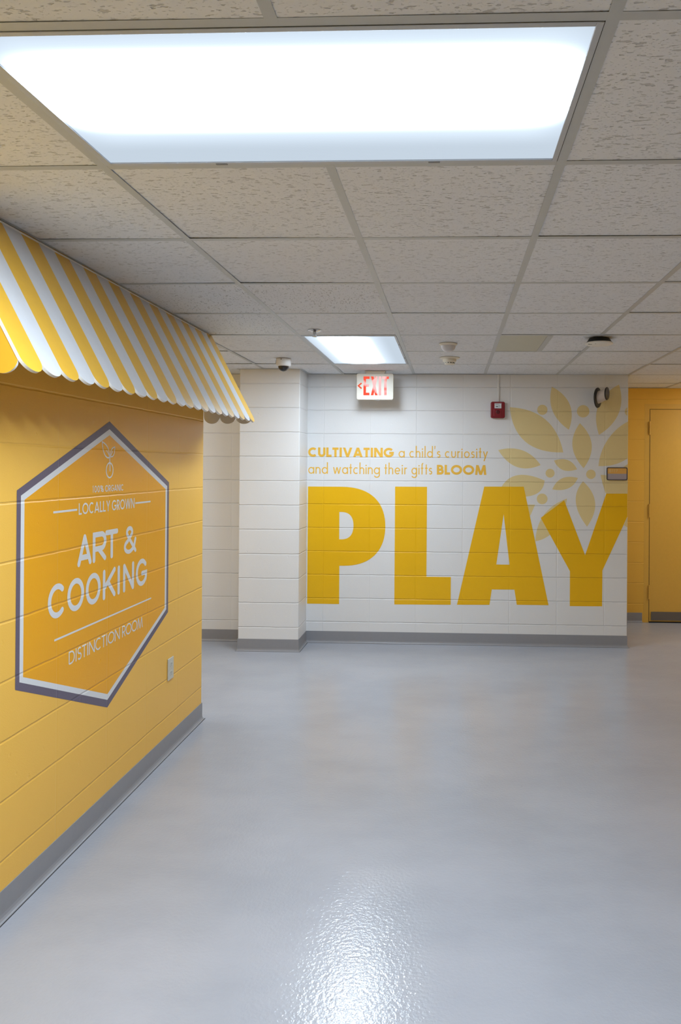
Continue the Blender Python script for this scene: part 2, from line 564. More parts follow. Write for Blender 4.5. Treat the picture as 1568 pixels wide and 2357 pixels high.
# wall angles
A_ = 0.022
for a, b in (((XL, YR), (XL + A_, YLE)), ((XL, YLE), (XL + A_, YLE + A_)), ((XC, YLE), (XL, YLE + A_)),
             ((-1.2475, YW - A_), (XR, YW)), ((XC, YW - A_), (-1.7475, YW)), ((-1.7475 - A_, 5.828 - A_), (-1.2475 + A_, 5.828)),
             ((-1.2475, 5.828), (-1.2475 + A_, YW - A_)), ((-1.7475 - A_, 5.828), (-1.7475, YW - A_)), ((XR, YB - A_), (3.7, YB)),
             ((XR, YW - A_), (XR + A_, YB - A_)), ((XRW - A_, YR), (XRW, 5.75)), ((XL, YR), (XRW, YR + A_))):
    gr.box((a[0], a[1], CZ - 0.0004), (b[0], b[1], CZ + 0.0004))
# stile beside the smooth filler panel
fx = GX0 + 2 * T
tee(fx + T * 0.5 - 0.0, GY0 + 5 * T, fx + T * 0.5 + 0.024, GY0 + 6 * T)
gr.build('ceiling_grid', MAT['grid'], ceiling)

# smooth blank panel in the grid
t = thing('ceiling_filler_panel', 'smooth grey-green blank panel filling half a ceiling bay, left of the black-mounted disc', 'ceiling panel',
          (fx + T * 0.25, GY0 + 5.5 * T, CZ))
w = MB(); w.box((fx + 0.004, GY0 + 5 * T + 0.004, CZ + 0.0012), (fx + T * 0.5, GY0 + 6 * T - 0.004, CZ + 0.010))
w.build('panel', MAT['filler'], t)
w = MB()
w.box((fx + T * 0.5 - 0.012, GY0 + 5 * T + 0.012, CZ - 0.0012), (fx + T * 0.5 + 0.014, GY0 + 6 * T - 0.012, CZ + 0.0))
w.build('edge_strip', MAT['grid'], t)


# ------------------------------------------------------------------ troffers
def troffer(label, x0, y0, x1, y1, ins, along, peak, shift):
    t = thing('ceiling_light', label, 'ceiling light', ((x0 + x1) / 2, (y0 + y1) / 2, CZ), 'recessed fluorescent ceiling lights')
    il, ir, inr, ifr = ins                     # lens inset from the grid lines: left, right, near, far
    ax0, ax1, ay0, ay1 = x0 + il, x1 - ir, y0 + inr, y1 - ifr
    g = 0.0135
    fr = MB()
    ox0, ox1, oy0, oy1 = x0 + g, x1 - g, y0 + g, y1 - g
    zl = CZ - 0.002
    for a, b in (((ox0, oy0), (ax0, oy1)), ((ax1, oy0), (ox1, oy1)), ((ax0, oy0), (ax1, ay0)), ((ax0, ay1), (ax1, oy1))):
        fr.box((a[0], a[1], zl), (b[0], b[1], CZ + 0.012))
    fr.build('frame', MAT['frame'], t, bevel=0.0012)
    hs = MB()
    hs.box((x0 + 0.016, y0 + 0.016, CZ + 0.012), (x1 - 0.016, y1 - 0.016, CZ + 0.10))
    hs.build('housing', MAT['frame'], t)
    d = MB()
    cx, cy = (ax0 + ax1) / 2, (ay0 + ay1) / 2
    d.box((ax0 - 0.002, ay0 - 0.002, CZ + 0.002), (ax1 + 0.002, ay1 + 0.002, CZ + 0.005), 1)
    d.m[0] = 0
    hu, hv = ((ax1 - ax0) / 2, (ay1 - ay0) / 2) if along == 'X' else ((ay1 - ay0) / 2, (ax1 - ax0) / 2)
    mt = diffuser_mat('lit_prismatic_lens', along, hu, hv, peak, shift)
    d.build('diffuser', [mt, MAT['frame']], t, origin=(cx, cy, CZ + 0.0035))
    for q in (0.25, 0.72):                     # two small latches on the far rail
        lt = MB()
        if along == 'X': lt.box((ox0 + (ox1 - ox0) * q, oy1 - 0.010, zl - 0.0015), (ox0 + (ox1 - ox0) * q + 0.03, oy1 - 0.003, zl + 0.001))
        else: lt.box((ox1 - 0.010, oy0 + (oy1 - oy0) * q, zl - 0.0015), (ox1 - 0.003, oy0 + (oy1 - oy0) * q + 0.03, zl + 0.001))
        lt.build('latch', MAT['steel'], t)
    return t


troffer('large white fluorescent ceiling light overhead, its long side across the hall', GX0, GY0, GX0 + 2 * T, GY0 + T,
        (0.031, 0.027, 0.026, 0.026), 'X', NEAR_PEAK, -0.20)
troffer('white fluorescent ceiling light further down the hall, just before the exit sign', GX0, GY0 + 5 * T, GX0 + T, GY0 + 7 * T,
        (0.027, 0.027, 0.026, 0.026), 'Y', FAR_PEAK, -0.16)

troffer('unseen fill light added in the passage past the end of the PLAY wall', GX0 + 6 * T, GY0 + 7 * T, GX0 + 7 * T, GY0 + 9 * T,
        (0.027, 0.027, 0.026, 0.026), 'Y', PASSAGE_FILL_PEAK, 0.0)  # invented lamp, added to brighten the door and the wall end
troffer('unseen fill light added in the side corridor left of the white pilaster', GX0 - 4 * T, GY0 + 5 * T, GX0 - 3 * T, GY0 + 7 * T,
        (0.027, 0.027, 0.026, 0.026), 'Y', CORRIDOR_FILL_PEAK, 0.0)  # invented lamp, added to brighten the alcove


# ------------------------------------------------------------------ lettering engine
def ribbon(pts, w, closed=False, rnd=False):
    """polygons that stroke a centre line"""
    h = w / 2; out_ = []
    n = len(pts)
    P = [Vector(q) for q in pts]
    if closed: P = P + [P[0]]
    m = len(P)
    L, Rr = [], []
    for i in range(m):
        if closed:
            a = P[i - 1] if i > 0 else P[m - 2]
            c = P[i + 1] if i < m - 1 else P[1]
        else:
            a = P[i - 1] if i > 0 else None
            c = P[i + 1] if i < m - 1 else None
        d1 = (P[i] - a).normalized() if a is not None else (c - P[i]).normalized()
        d2 = (c - P[i]).normalized() if c is not None else d1
        n1 = Vector((-d1.y, d1.x)); n2 = Vector((-d2.y, d2.x))
        b = n1 + n2
        if b.length < 1e-4: b = n1.copy()
        b.normalize()
        k = h / max(0.45, b.dot(n1))
        L.append(P[i] + b * k); Rr.append(P[i] - b * k)
    for i in range(m - 1):
        out_.append([L[i], Rr[i], Rr[i + 1], L[i + 1]])
    if rnd and not closed:
        for q in (P[0], P[-1]): out_.append(disc(q.x, q.y, h))
        for q in P[1:-1]: out_.append(disc(q.x, q.y, h))
    return out_


def disc(x, y, r, n=22, ry=None):
    ry = ry or r
    return [Vector((x + r * math.cos(2 * PI * i / n), y + ry * math.sin(2 * PI * i / n))) for i in range(n)]


def arc(cx, cy, rx, ry, a0, a1, n=28):
    return [(cx + rx * math.cos(math.radians(a0 + (a1 - a0) * i / n)), cy + ry * math.sin(math.radians(a0 + (a1 - a0) * i / n))) for i in range(n + 1)]


def glyph(ch, W, H, w, rnd=False, xh=None):
    """polygons of one letter: W outer width, H cap height (ascender for small letters), w stroke, xh x-height"""
    h = w / 2; e = h if rnd else 0.0
    o = []

    def s(*pts, closed=False): o.extend(ribbon(list(pts), w, closed, rnd))

    def d(xa, ya, xb, yb):
        """slanting stem with level cuts; x measured at the stem centre"""
        if rnd:
            ya2 = min(max(ya, h), H - h); yb2 = min(max(yb, h), H - h)
            s((xa, ya2), (xb, yb2)); return
        L = math.hypot(xb - xa, yb - ya)
        wx = w * L / max(1e-6, abs(yb - ya)) / 2
        o.append([Vector((xa - wx, ya)), Vector((xa + wx, ya)), Vector((xb + wx, yb)), Vector((xb - wx, yb))])
    k = h * 1.08
    x = xh
    if ch == 'A':
        d(k, 0, W / 2, H); d(W - k, 0, W / 2, H)
        yb = H * 0.27
        t_ = yb / H
        s((k + (W / 2 - k) * t_, yb), (W - k - (W / 2 - k) * t_, yb))
    elif ch == 'V': d(k, H, W / 2, 0); d(W - k, H, W / 2, 0)
    elif ch == 'N':
        s((h, e), (h, H - e)); s((W - h, e), (W - h, H - e)); d(k, H, W - k, 0)
    elif ch == 'M':
        d(k, 0, W * 0.20, H); d(W - k, 0, W * 0.80, H); d(W * 0.20, H, W / 2, 0); d(W * 0.80, H, W / 2, 0)
    elif ch == 'W':
        d(k, H, W * 0.28, 0); d(W * 0.28, 0, W / 2, H); d(W / 2, H, W * 0.72, 0); d(W * 0.72, 0, W - k, H)
    elif ch == 'X': d(k, 0, W - k, H); d(k, H, W - k, 0)
    elif ch == 'K':
        s((h, e), (h, H - e)); d(h * 1.1, H * 0.38, W - k, H); d(W * 0.40, H * 0.55, W - k, 0)
    elif ch == 'Y':
        d(k, H, W / 2, H * 0.42); d(W - k, H, W / 2, H * 0.42); s((W / 2, H * 0.48), (W / 2, e))
    elif ch == 'T': s((e, H - h), (W - e, H - h)); s((W / 2, H - h), (W / 2, e))
    elif ch == 'I': s((W / 2, e), (W / 2, H - e))
    elif ch == 'L': s((h, H - e), (h, h), (W - e, h))
    elif ch == 'E':
        s((W - e, H - h), (h, H - h), (h, h), (W - e, h)); s((h, H * 0.52), (W * 0.9 - e, H * 0.52))
    elif ch == 'U':
        r = W / 2 - h; ry = min(r, H * 0.45)
        s((h, H - e), *arc(W / 2, h + ry, r, ry, 180, 360), (W - h, H - e))
    elif ch == 'C': s(*arc(W * 0.54, H / 2, W * 0.54 - h, H / 2 - h, 48, 312))
    elif ch in 'O0': s(*arc(W / 2, H / 2, W / 2 - h, H / 2 - h, 0, 360)[:-1], closed=True)
    elif ch == 'G':
        s(*arc(W * 0.52, H / 2, W * 0.52 - h, H / 2 - h, 42, 335))
        s((W * 0.56, H * 0.46), (W - h, H * 0.46), (W - h - W * 0.04, H * 0.24))
    elif ch == 'D':
        r = min(W - w * 1.0, H / 2 - h)
        s((h, h), (h, H - h), *arc(W - h - r, H / 2, r, H / 2 - h, 90, -90), (h, h))
    elif ch in 'BPR':
        yb = H * (0.50 if ch == 'B' else 0.44); r1 = (H - h - yb) / 2
        wt = W * (0.92 if ch == 'B' else 1.0)
        rx = min(r1 * 1.1, wt * 0.5)
        s((h, e), (h, H - h), *arc(wt - h - rx, yb + r1, rx, r1, 90, -90), (h, yb))
        if ch == 'B':
            r2 = (yb - h) / 2; rx = min(r2 * 1.1, W * 0.5)
            s((h, yb), *arc(W - h - rx, h + r2, rx, r2, 90, -90), (h, h))
        if ch == 'R': d(W * 0.42, yb, W - k, 0)
    elif ch == 'S':
        r = (H - w) / 4
        s(*arc(W / 2, H - h - r, W / 2 - h, r, 35, 270, 20), *arc(W / 2, h + r, W / 2 - h, r, 90, -145, 20)[1:])
    elif ch == '1': s((W * 0.15 + h, H * 0.80), (W * 0.62, H - e - h * 0.6), (W * 0.62, e))
    elif ch == '7': s((e, H - h), (W - h, H - h), (W * 0.35, e))
    elif ch == '%':
        r = H * 0.19
        s(*arc(W * 0.24, H * 0.74, W * 0.22, r, 0, 360, 18)[:-1], closed=True)
        s(*arc(W * 0.76, H * 0.26, W * 0.22, r, 0, 360, 18)[:-1], closed=True)
        s((W * 0.22, h), (W * 0.78, H - h))
    elif ch == '&':
        s((W - h, h), (W * 0.30, H * 0.66), *arc(W * 0.44, H * 0.78, W * 0.21, H * 0.22 - h, 205, -40, 18),
          (W * 0.30, H * 0.47), *arc(W * 0.40, H * 0.27, W * 0.40 - h, H * 0.27 - h, 130, 300, 18), (W * 0.80, H * 0.20), (W - h * 1.1, H * 0.50))
    # small letters -------------------------------------------------
    elif ch in 'oadgq':
        bw = W if ch == 'o' else W
        s(*arc(bw / 2, x / 2, bw / 2 - h, x / 2 - h, 0, 360)[:-1], closed=True)
        if ch == 'a': s((W - h, 0), (W - h, x))
        if ch == 'd': s((W - h, 0), (W - h, H))
        if ch == 'g':
            r = W / 2 - h
            s((W - h, x), (W - h, -x * 0.12), *arc(W / 2, -x * 0.14, r, x * 0.32, -5, -165, 16))
    elif ch == 'c': s(*arc(W * 0.54, x / 2, W * 0.54 - h, x / 2 - h, 50, 310))
    elif ch == 'e':
        s((w * 0.6, x * 0.5), (W - h, x * 0.5)); s(*arc(W / 2, x / 2, W / 2 - h, x / 2 - h, 0, 315))
    elif ch in 'hn':
        r = W / 2 - h
        s((h, 0), (h, H if ch == 'h' else x)); s(*arc(W / 2, x - h - r * 1.05, r, r * 1.05, 180, 0), (W - h, 0))
    elif ch == 'u':
        r = W / 2 - h
        s((h, x), *arc(W / 2, h + r * 1.05, r, r * 1.05, 180, 360), (W - h, x))
    elif ch == 'r':
        s((h, 0), (h, x)); s(*arc(W * 0.95, x - h - W * 0.62, W * 0.95 - h, W * 0.62, 180, 80, 14))
    elif ch == 'i': s((W / 2, 0), (W / 2, x)); o.append(disc(W / 2, x + w * 1.9, w * 0.68))
    elif ch == 'l': s((W / 2, 0), (W / 2, H))
    elif ch == 't': s((W / 2, 0), (W / 2, H * 0.86)); s((0, x - h), (W, x - h))
    elif ch == 'f':
        s((W * 0.42, 0), (W * 0.42, H * 0.80), *arc(W * 0.42 + W * 0.36, H * 0.80, W * 0.36, H * 0.20 - h, 180, 75, 12)); s((0, x - h), (W * 0.9, x - h))
    elif ch == 's':
        r = (x - w) / 4
        s(*arc(W / 2, x - h - r, W / 2 - h, r, 30, 270, 16), *arc(W / 2, h + r, W / 2 - h, r, 90, -150, 16)[1:])
    elif ch == 'w':
        for xa, ya, xb, yb in ((k, x, W * 0.27, 0), (W * 0.27, 0, W / 2, x), (W / 2, x, W * 0.73, 0), (W * 0.73, 0, W - k, x)): d(xa, ya, xb, yb)
    elif ch == 'y':
        d(k, x, W / 2, 0); d(W - k, x, W * 0.22, -x * 0.50)
    elif ch == "'":
        o.append([Vector((W / 2 - h, H)), Vector((W / 2 + h, H)), Vector((W / 2 + h * 0.1, H * 0.72)), Vector((W / 2 - h * 0.9, H * 0.72))])
    return o


WID = dict(A=.86, B=.60, C=.82, D=.72, E=.55, G=.90, I=.20, K=.66, L=.48, M=1.0, N=.78, O=.98, R=.58, S=.52, T=.55, U=.66, V=.84, W=1.16, X=.7, Y=.70,
           a=.62, c=.52, d=.62, e=.60, f=.30, g=.62, h=.50, i=.13, l=.12, n=.50, o=.62, r=.27, s=.37, t=.30, u=.50, w=.82, y=.52)
WID.update({'0': .60, '1': .34, '7': .5, '%': .80, '&': .75, "'": .14})


def word(txt, u0, u1, v, H, w, rnd=False, xh=None, gap=0.13):
    """polygons of a word stretched to run from u0 to u1 on baseline v"""
    ww = [WID[c_] for c_ in txt]
    for i, c_ in enumerate(txt):
        ww[i] = max(ww[i], w / H)
    tot = sum(ww) + gap * (len(txt) - 1)
    k = (u1 - u0) / tot
    out_ = []; x_ = u0
    for c_, a in zip(txt, ww):
        for poly in glyph(c_, a * k, H, w, rnd, xh):
            out_.append([q + Vector((x_, v)) for q in poly])
        x_ += (a + gap) * k
    return out_


def letter_at(c_, u0, u1, v0, v1, w, rnd=False):
    return [[q + Vector((u0, v0)) for q in poly] for poly in glyph(c_, u1 - u0, v1 - v0, w, rnd)]


def far_pt(off): return lambda q: (q[0], YW - off, q[1])


def left_pt(off): return lambda q: (XL + off, q[0], q[1])


def inside(q, pl):
    r_ = False
    for i in range(len(pl)):
        a, b_ = pl[i], pl[i - 1]
        if (a.y > q.y) != (b_.y > q.y) and q.x < (b_.x - a.x) * (q.y - a.y) / (b_.y - a.y) + a.x: r_ = not r_
    return r_


def decal(name, polys, fn, mat, parent, holes=False):
    """flat vinyl shape; overlapping strokes are merged into one sheet"""
    w_ = MB(); w_.closed = False
    if holes:
        tris = []
        for loops in polys:
            flat = [Vector((q[0], q[1])) for lp in loops for q in lp]
            for t3 in tessellate_polygon([[Vector((q[0], q[1], 0)) for q in lp] for lp in loops]):
                tris.append([flat[i] for i in t3])
    else:
        vs, fs = [], []
        for pl in polys:
            q_ = [Vector((q[0], q[1])) for q in pl]
            ar = sum(q_[i].x * q_[i - 1].y - q_[i - 1].x * q_[i].y for i in range(len(q_)))
            if abs(ar) < 1e-12: continue
            if ar > 0: q_.reverse()
            fs.append(list(range(len(vs), len(vs) + len(q_)))); vs += q_
        ov, oe, of, _, _, orig = delaunay_2d_cdt(vs, [], fs, 1, 1e-6)
        src = [[vs[i] for i in f] for f in fs]
        tris = []
        for f, og in zip(of, orig):
            t3 = [ov[i] for i in f]
            if og and any(inside(sum(t3, Vector((0, 0))) / 3, src[k]) for k in range(len(src))): tris.append(t3)
    for A, B, C_ in tris:
        if abs((B - A).cross(C_ - A)) < 1e-12: continue
        pa, pb, pc = fn(A), fn(B), fn(C_)
        nn = (Vector(pb) - Vector(pa)).cross(Vector(pc) - Vector(pa))
        front = nn.y < 0 if fn.__name__ == 'F' else nn.x > 0
        w_.poly([pa, pb, pc] if front else [pa, pc, pb])
    return w_.build(name, mat, parent)


def far_fn(off):
    def F(q): return (q[0], YW - off, q[1])
    return F


def left_fn(off):
    def Lf(q): return (XL + off, q[0], q[1])
    return Lf


# ------------------------------------------------------------------ PLAY
XCUT = XR - 0.002
t = thing('wall_lettering', 'giant yellow word PLAY across the white far wall', 'wall lettering', (0.1, YW, 0.345))
FN = far_fn(0.0011)
zt, zb = 1.347, 0.334
cpt = 0.925


def bez(p0, p1, p2, p3, n=18):
    r_ = []
    for i in range(n + 1):
        q = i / n
        r_.append(tuple((1 - q) ** 3 * a + 3 * q * (1 - q) ** 2 * b_ + 3 * q * q * (1 - q) * c_ + q ** 3 * d_ for a, b_, c_, d_ in zip(p0, p1, p2, p3)))
    return r_


outer = [(-1.240, zt), (-1.240, zb), (-0.962, zb), (-0.962, 0.665), (-0.925, 0.665)]
outer += bez((-0.925, 0.665), (-0.690, 0.665), (-0.566, 0.800), (-0.566, 1.005))[1:]
outer += bez((-0.566, 1.005), (-0.566, 1.225), (-0.700, zt), (-0.945, zt))[1:]
inner = [(-0.965, 1.129), (-0.965, 0.893)] + bez((-0.945, 0.893), (-0.870, 0.893), (-0.842, 0.945), (-0.842, 1.012)) + bez((-0.842, 1.012), (-0.842, 1.085), (-0.875, 1.129), (-0.945, 1.129))[1:]
decal('letter', [[outer, inner]], FN, MAT['letter'], t, True)
decal('letter', [[(-0.484, 1.352), (-0.484, 0.338), (0.001, 0.342), (0.001, 0.580), (-0.209, 0.580), (-0.209, 1.352)]], FN, MAT['letter'], t)
decal('letter', [[[(0.055, 0.343), (0.282, 1.358), (0.619, 1.360), (0.836, 0.350), (0.566, 0.350), (0.545, 0.479), (0.352, 0.478), (0.333, 0.346)],
                  [(0.389, 0.692), (0.502, 0.692), (0.449, 1.122)]]], FN, MAT['letter'], t, True)
decal('letter', [[(0.765, 1.095), (0.963, 1.247), (1.143, 0.780), (1.319, 1.308), (XCUT, 1.309), (XCUT, 1.112), (1.290, 0.653), (1.289, 0.347), (1.016, 0.345), (1.016, 0.642)]],
      FN, MAT['letter'], t)

# slogan
t = thing('wall_slogan', 'small gold two-line slogan above PLAY, CULTIVATING to BLOOM', 'wall lettering', (-0.46, YW, 1.45))
SW, BWT = 0.0088, 0.0200
for txt, a, b_, v, hh, sw, xh, gp in (
        ('CULTIVATING', -1.241, -0.498, 1.6035, 0.082, BWT, None, 0.07), ('a', -0.456, -0.403, 1.6035, 0.1, SW, 0.056, 0.13),
        ("child's", -0.363, -0.095, 1.6035, 0.100, SW, 0.056, 0.15), ('curiosity', -0.057, 0.311, 1.6035, 0.100, SW, 0.056, 0.15),
        ('and', -1.239, -1.068, 1.458, 0.100, SW, 0.058, 0.13), ('watching', -1.023, -0.617, 1.458, 0.100, SW, 0.058, 0.12),
        ('their', -0.578, -0.384, 1.458, 0.100, SW, 0.058, 0.15), ('gifts', -0.344, -0.165, 1.458, 0.100, SW, 0.058, 0.14),
        ('BLOOM', -0.125, 0.300, 1.458, 0.084, BWT, None, 0.07)):
    decal('word', word(txt, a, b_, v, hh, sw, xh=xh, gap=gp), FN, MAT['slogan'], t)['label'] = 'the word ' + txt

# flower of petals and dots
t = thing('flower_decal', 'pale gold flower of pointed petals and dots at the right of the white wall', 'wall decal', (1.1, YW, 1.5))
FP = far_fn(0.0006)


def petal(t1, s1, t2, s2):
    def side(a, s_, b_):
        c_ = (2 * s_[0] - (a[0] + b_[0]) / 2, 2 * s_[1] - (a[1] + b_[1]) / 2)
        return [((1 - q) ** 2 * a[0] + 2 * q * (1 - q) * c_[0] + q * q * b_[0], (1 - q) ** 2 * a[1] + 2 * q * (1 - q) * c_[1] + q * q * b_[1]) for q in [i / 16 for i in range(16)]]
    pts = side(t1, s1, t2) + side(t2, s2, t1)
    return [(min(a, XCUT), b_) for a, b_ in pts]


PET = [((0.853, 2.216), (1.006, 2.062), (0.999, 1.849), (0.860, 2.010)),
       ((0.495, 2.039), (0.800, 1.935), (0.953, 1.655), (0.630, 1.745)),
       ((1.092, 1.905), (1.193, 1.722), (1.126, 1.521), (1.030, 1.712)),
       ((1.421, 2.236), (1.420, 1.993), (1.254, 1.806), (1.248, 2.060)),
       ((0.399, 1.672), (0.605, 1.671), (0.761, 1.546), (0.560, 1.528)),
       ((0.875, 1.585), (0.992, 1.590), (1.071, 1.512), (0.951, 1.505)),
       ((1.078, 1.438), (0.997, 1.349), (0.862, 1.339), (0.944, 1.434)),
       ((0.796, 1.414), (0.690, 1.285), (0.404, 1.300), (0.545, 1.453)),
       ((1.122, 1.410), (1.225, 1.228), (1.158, 1.024), (1.062, 1.232))]
for q in PET: decal('petal', [petal(*q)], FP, MAT['petal'], t)
big = bez((XCUT, 1.921), (1.360, 1.850), (1.262, 1.700), (1.252, 1.541)) + bez((1.252, 1.541), (1.350, 1.535), (1.440, 1.565), (XCUT, 1.611))
decal('petal', [big], FP, MAT['petal'], t)
decal('petal', [[(1.270, 1.466), (1.330, 1.462), (1.410, 1.490), (XCUT, 1.560), (XCUT, 1.311), (1.312, 1.311), (1.285, 1.400)]], FP, MAT['petal'], t)
decal('petal', [bez((0.987, 1.262), (0.830, 1.205), (0.725, 1.080), (0.721, 0.894)) + bez((0.721, 0.894), (0.860, 0.920), (0.960, 1.040), (0.987, 1.262))[1:]], FP, MAT['petal'], t)
decal('petal', [[(0.655, 1.207), (0.716, 1.207), (0.680, 1.121), (0.662, 1.100)]], FP, MAT['petal'], t)
decal('petal', [[(XCUT, 1.104), (1.470, 1.040), (XCUT, 1.020)]], FP, MAT['petal'], t)
for x, z, r in ((0.773, 2.018, 0.0435), (1.119, 2.007, 0.0525), (1.188, 1.470, 0.040), (0.842, 1.477, 0.038), (0.776, 1.257, 0.0455)):
    decal('dot', [disc(x, z, r, 40)], FP, MAT['petal'], t)
decal('dot', [[q for q in disc(1.512, 2.006, 0.041, 40) if q.x <= XCUT]], FP, MAT['petal'], t)

# ------------------------------------------------------------------ hexagon badge on the yellow wall
t = thing('wall_badge', 'orange hexagon badge with grey border and white ART & COOKING lettering on the yellow wall', 'wall decal', (XL, 3.055, 1.09))


def hexa(hw, top, sh, sl, bot, c_=3.055): return [(c_, top), (c_ + hw, sh), (c_ + hw, sl), (c_, bot), (c_ - hw, sl), (c_ - hw, sh)]


H1, H2, H3 = hexa(0.661, 1.710, 1.431, 0.748, 0.467), hexa(0.637, 1.676, 1.412, 0.767, 0.500), hexa(0.616, 1.650, 1.397, 0.779, 0.525)
decal('border', [[H1, H2]], left_fn(0.0006), MAT['badge_border'], t, True)['label'] = 'grey-violet outer border'
decal('border', [[H2, H3]], left_fn(0.0006), MAT['badge_white'], t, True)['label'] = 'white inner border'
decal('panel', [H3], left_fn(0.0006), MAT['badge_panel'], t)['label'] = 'orange panel'
FB = left_fn(0.0012)
# sprout emblem
em = []
em += ribbon(arc(3.058, 1.4975, 0.031, 0.032, 0, 360, 32)[:-1], 0.0065, True)
em += ribbon([(3.061, 1.492), (3.060, 1.530), (3.057, 1.550)], 0.0065)
em += ribbon(bez((3.058, 1.545), (3.056, 1.562), (3.045, 1.572), (3.026, 1.584), 10), 0.0045)
em += ribbon(bez((3.058, 1.545), (3.064, 1.560), (3.075, 1.570), (3.085, 1.582), 10), 0.0045)
lf1 = bez((2.989, 1.619), (3.030, 1.610), (3.056, 1.590), (3.054, 1.556), 14) + bez((3.046, 1.551), (3.012, 1.553), (2.994, 1.580), (2.989, 1.619), 14)[:-1]
em += ribbon(lf1, 0.0055, True)
lf2 = bez((3.104, 1.600), (3.078, 1.596), (3.062, 1.584), (3.064, 1.560), 12) + bez((3.072, 1.556), (3.096, 1.558), (3.103, 1.575), (3.104, 1.600), 12)[:-1]
em += ribbon(lf2, 0.0050, True)
decal('emblem', em, FB, MAT['badge_white'], t)
for txt, a, b_, v, hh, sw, gp in (('100%', 2.909, 3.004, 1.405, 0.0285, 0.0042, 0.16), ('ORGANIC', 3.018, 3.190, 1.405, 0.0285, 0.0042, 0.10),
                                   ('LOCALLY', 2.802, 3.064, 1.320, 0.0460, 0.0068, 0.09), ('GROWN', 3.081, 3.304, 1.320, 0.0460, 0.0068, 0.09),
                                   ('DISTINCTION', 2.736, 3.166, 0.7385, 0.0515, 0.0062, 0.07), ('ROOM', 3.188, 3.405, 0.7385, 0.0515, 0.0062, 0.04)):
    decal('word', word(txt, a, b_, v, hh, sw, gap=gp), FB, MAT['badge_white'], t)['label'] = 'the word ' + txt
for a, b_ in ((2.619, 2.790), (3.314, 3.484)):
    decal('rule', [[(a, 1.3375), (b_, 1.3375), (b_, 1.3455), (a, 1.3455)]], FB, MAT['badge_white'], t)
for c_, a, b_ in (('A', 2.794, 2.908), ('R', 2.916, 3.034), ('T', 3.024, 3.142), ('&', 3.200, 3.328)):
    decal('letter', letter_at(c_, a, b_, 1.111, 1.2385, 0.0225 if c_ != '&' else 0.019, True), FB, MAT['badge_white'], t)
for c_, a, b_ in (('C', 2.588, 2.705), ('O', 2.722, 2.849), ('O', 2.862, 2.986), ('K', 3.005, 3.122), ('I', 3.138, 3.164), ('N', 3.194, 3.306), ('G', 3.325, 3.450)):
    decal('letter', letter_at(c_, a, b_, 0.940, 1.0705, 0.0220, True), FB, MAT['badge_white'], t)
decal('rule', [[(2.633, 0.8555), (3.501, 0.8575), (3.501, 0.8645), (2.633, 0.8630)]], FB, MAT['badge_white'], t)
# ------------------------------------------------------------------ striped awning
AW0, AW1, NS = 1.9650, 4.3327, 23
ax_t, az_t, ax_b, az_b = -1.4760, 2.3172, -1.2170, 1.8260
sl = math.hypot(ax_b - ax_t, az_b - az_t)
ex, ez = (ax_b - ax_t) / sl, (az_b - az_t) / sl        # down the slope
nx, nz = -ez, ex                                        # out of the slope (towards the hall)
TH = 0.0095
t = thing('awning', 'yellow and white striped scalloped awning over the yellow wall', 'awning', (XL, (AW0 + AW1) / 2, 2.05))
pit = (AW1 - AW0) / NS


def slope_pt(u, v, d): return (ax_t + ex * v + nx * d, u, az_t + ez * v + nz * d)


w = MB()
for i in range(NS):
    y0, y1 = AW0 + i * pit, AW0 + (i + 1) * pit
    pts = [(y0, 0.0), (y1, 0.0)] + [(y1 - pit / 2 + pit / 2 * math.cos(q), sl + 0.043 * math.sin(q)) for q in [PI * k / 18 for k in range(19)]]
    n0 = len(w.f)
    w.prism(pts, slope_pt, 0.0, -TH, 0 if i % 2 == 0 else 1, 2)
    w.m[n0 + 1] = 2
w.build('front_panel', [MAT['aw_yellow'], MAT['aw_white'], MAT['aw_edge']], t)


def end_panel(y, xl, face):
    """upright triangular cheek with three scallops"""
    w = MB()
    n = 3; xr = ax_b - 0.004
    pw = (xr - xl) / n
    for i in range(n):
        x0, x1 = xl + i * pw, xl + (i + 1) * pw

        def ztop(x): return az_t - 0.002 if x <= ax_t else az_t + (x - ax_t) * (az_b - az_t) / (ax_b - ax_t) - 0.004
        tops = [(x0, ztop(x0))] + ([(ax_t, ztop(ax_t))] if x0 < ax_t < x1 else []) + [(x1, ztop(x1))]
        pts = tops + [(x1 - pw / 2 + pw / 2 * math.cos(q), az_b - 0.004 - 0.045 * math.sin(q)) for q in [PI * k / 18 for k in range(19)]]
        n0 = len(w.f)
        st = 0 if i % 2 == 0 else 1
        w.prism(pts, lambda u, v, d: (u, y + d, v), 0.0, 0.0085, 2, 2)
        w.m[n0 if face < 0 else n0 + 1] = st
    return w.build('end_panel', [MAT['aw_yellow'], MAT['aw_white'], MAT['aw_edge']], t)


end_panel(AW0 + 0.001, XL + 0.001, -1)
end_panel(AW1 - 0.0095, -1.5170, 1)
w = MB(); w.box((XL + 0.0005, AW0 + 0.012, 2.285), (XL + 0.018, YLE - 0.01, 2.312))
w.build('mounting_batten', MAT['aw_edge'], t)

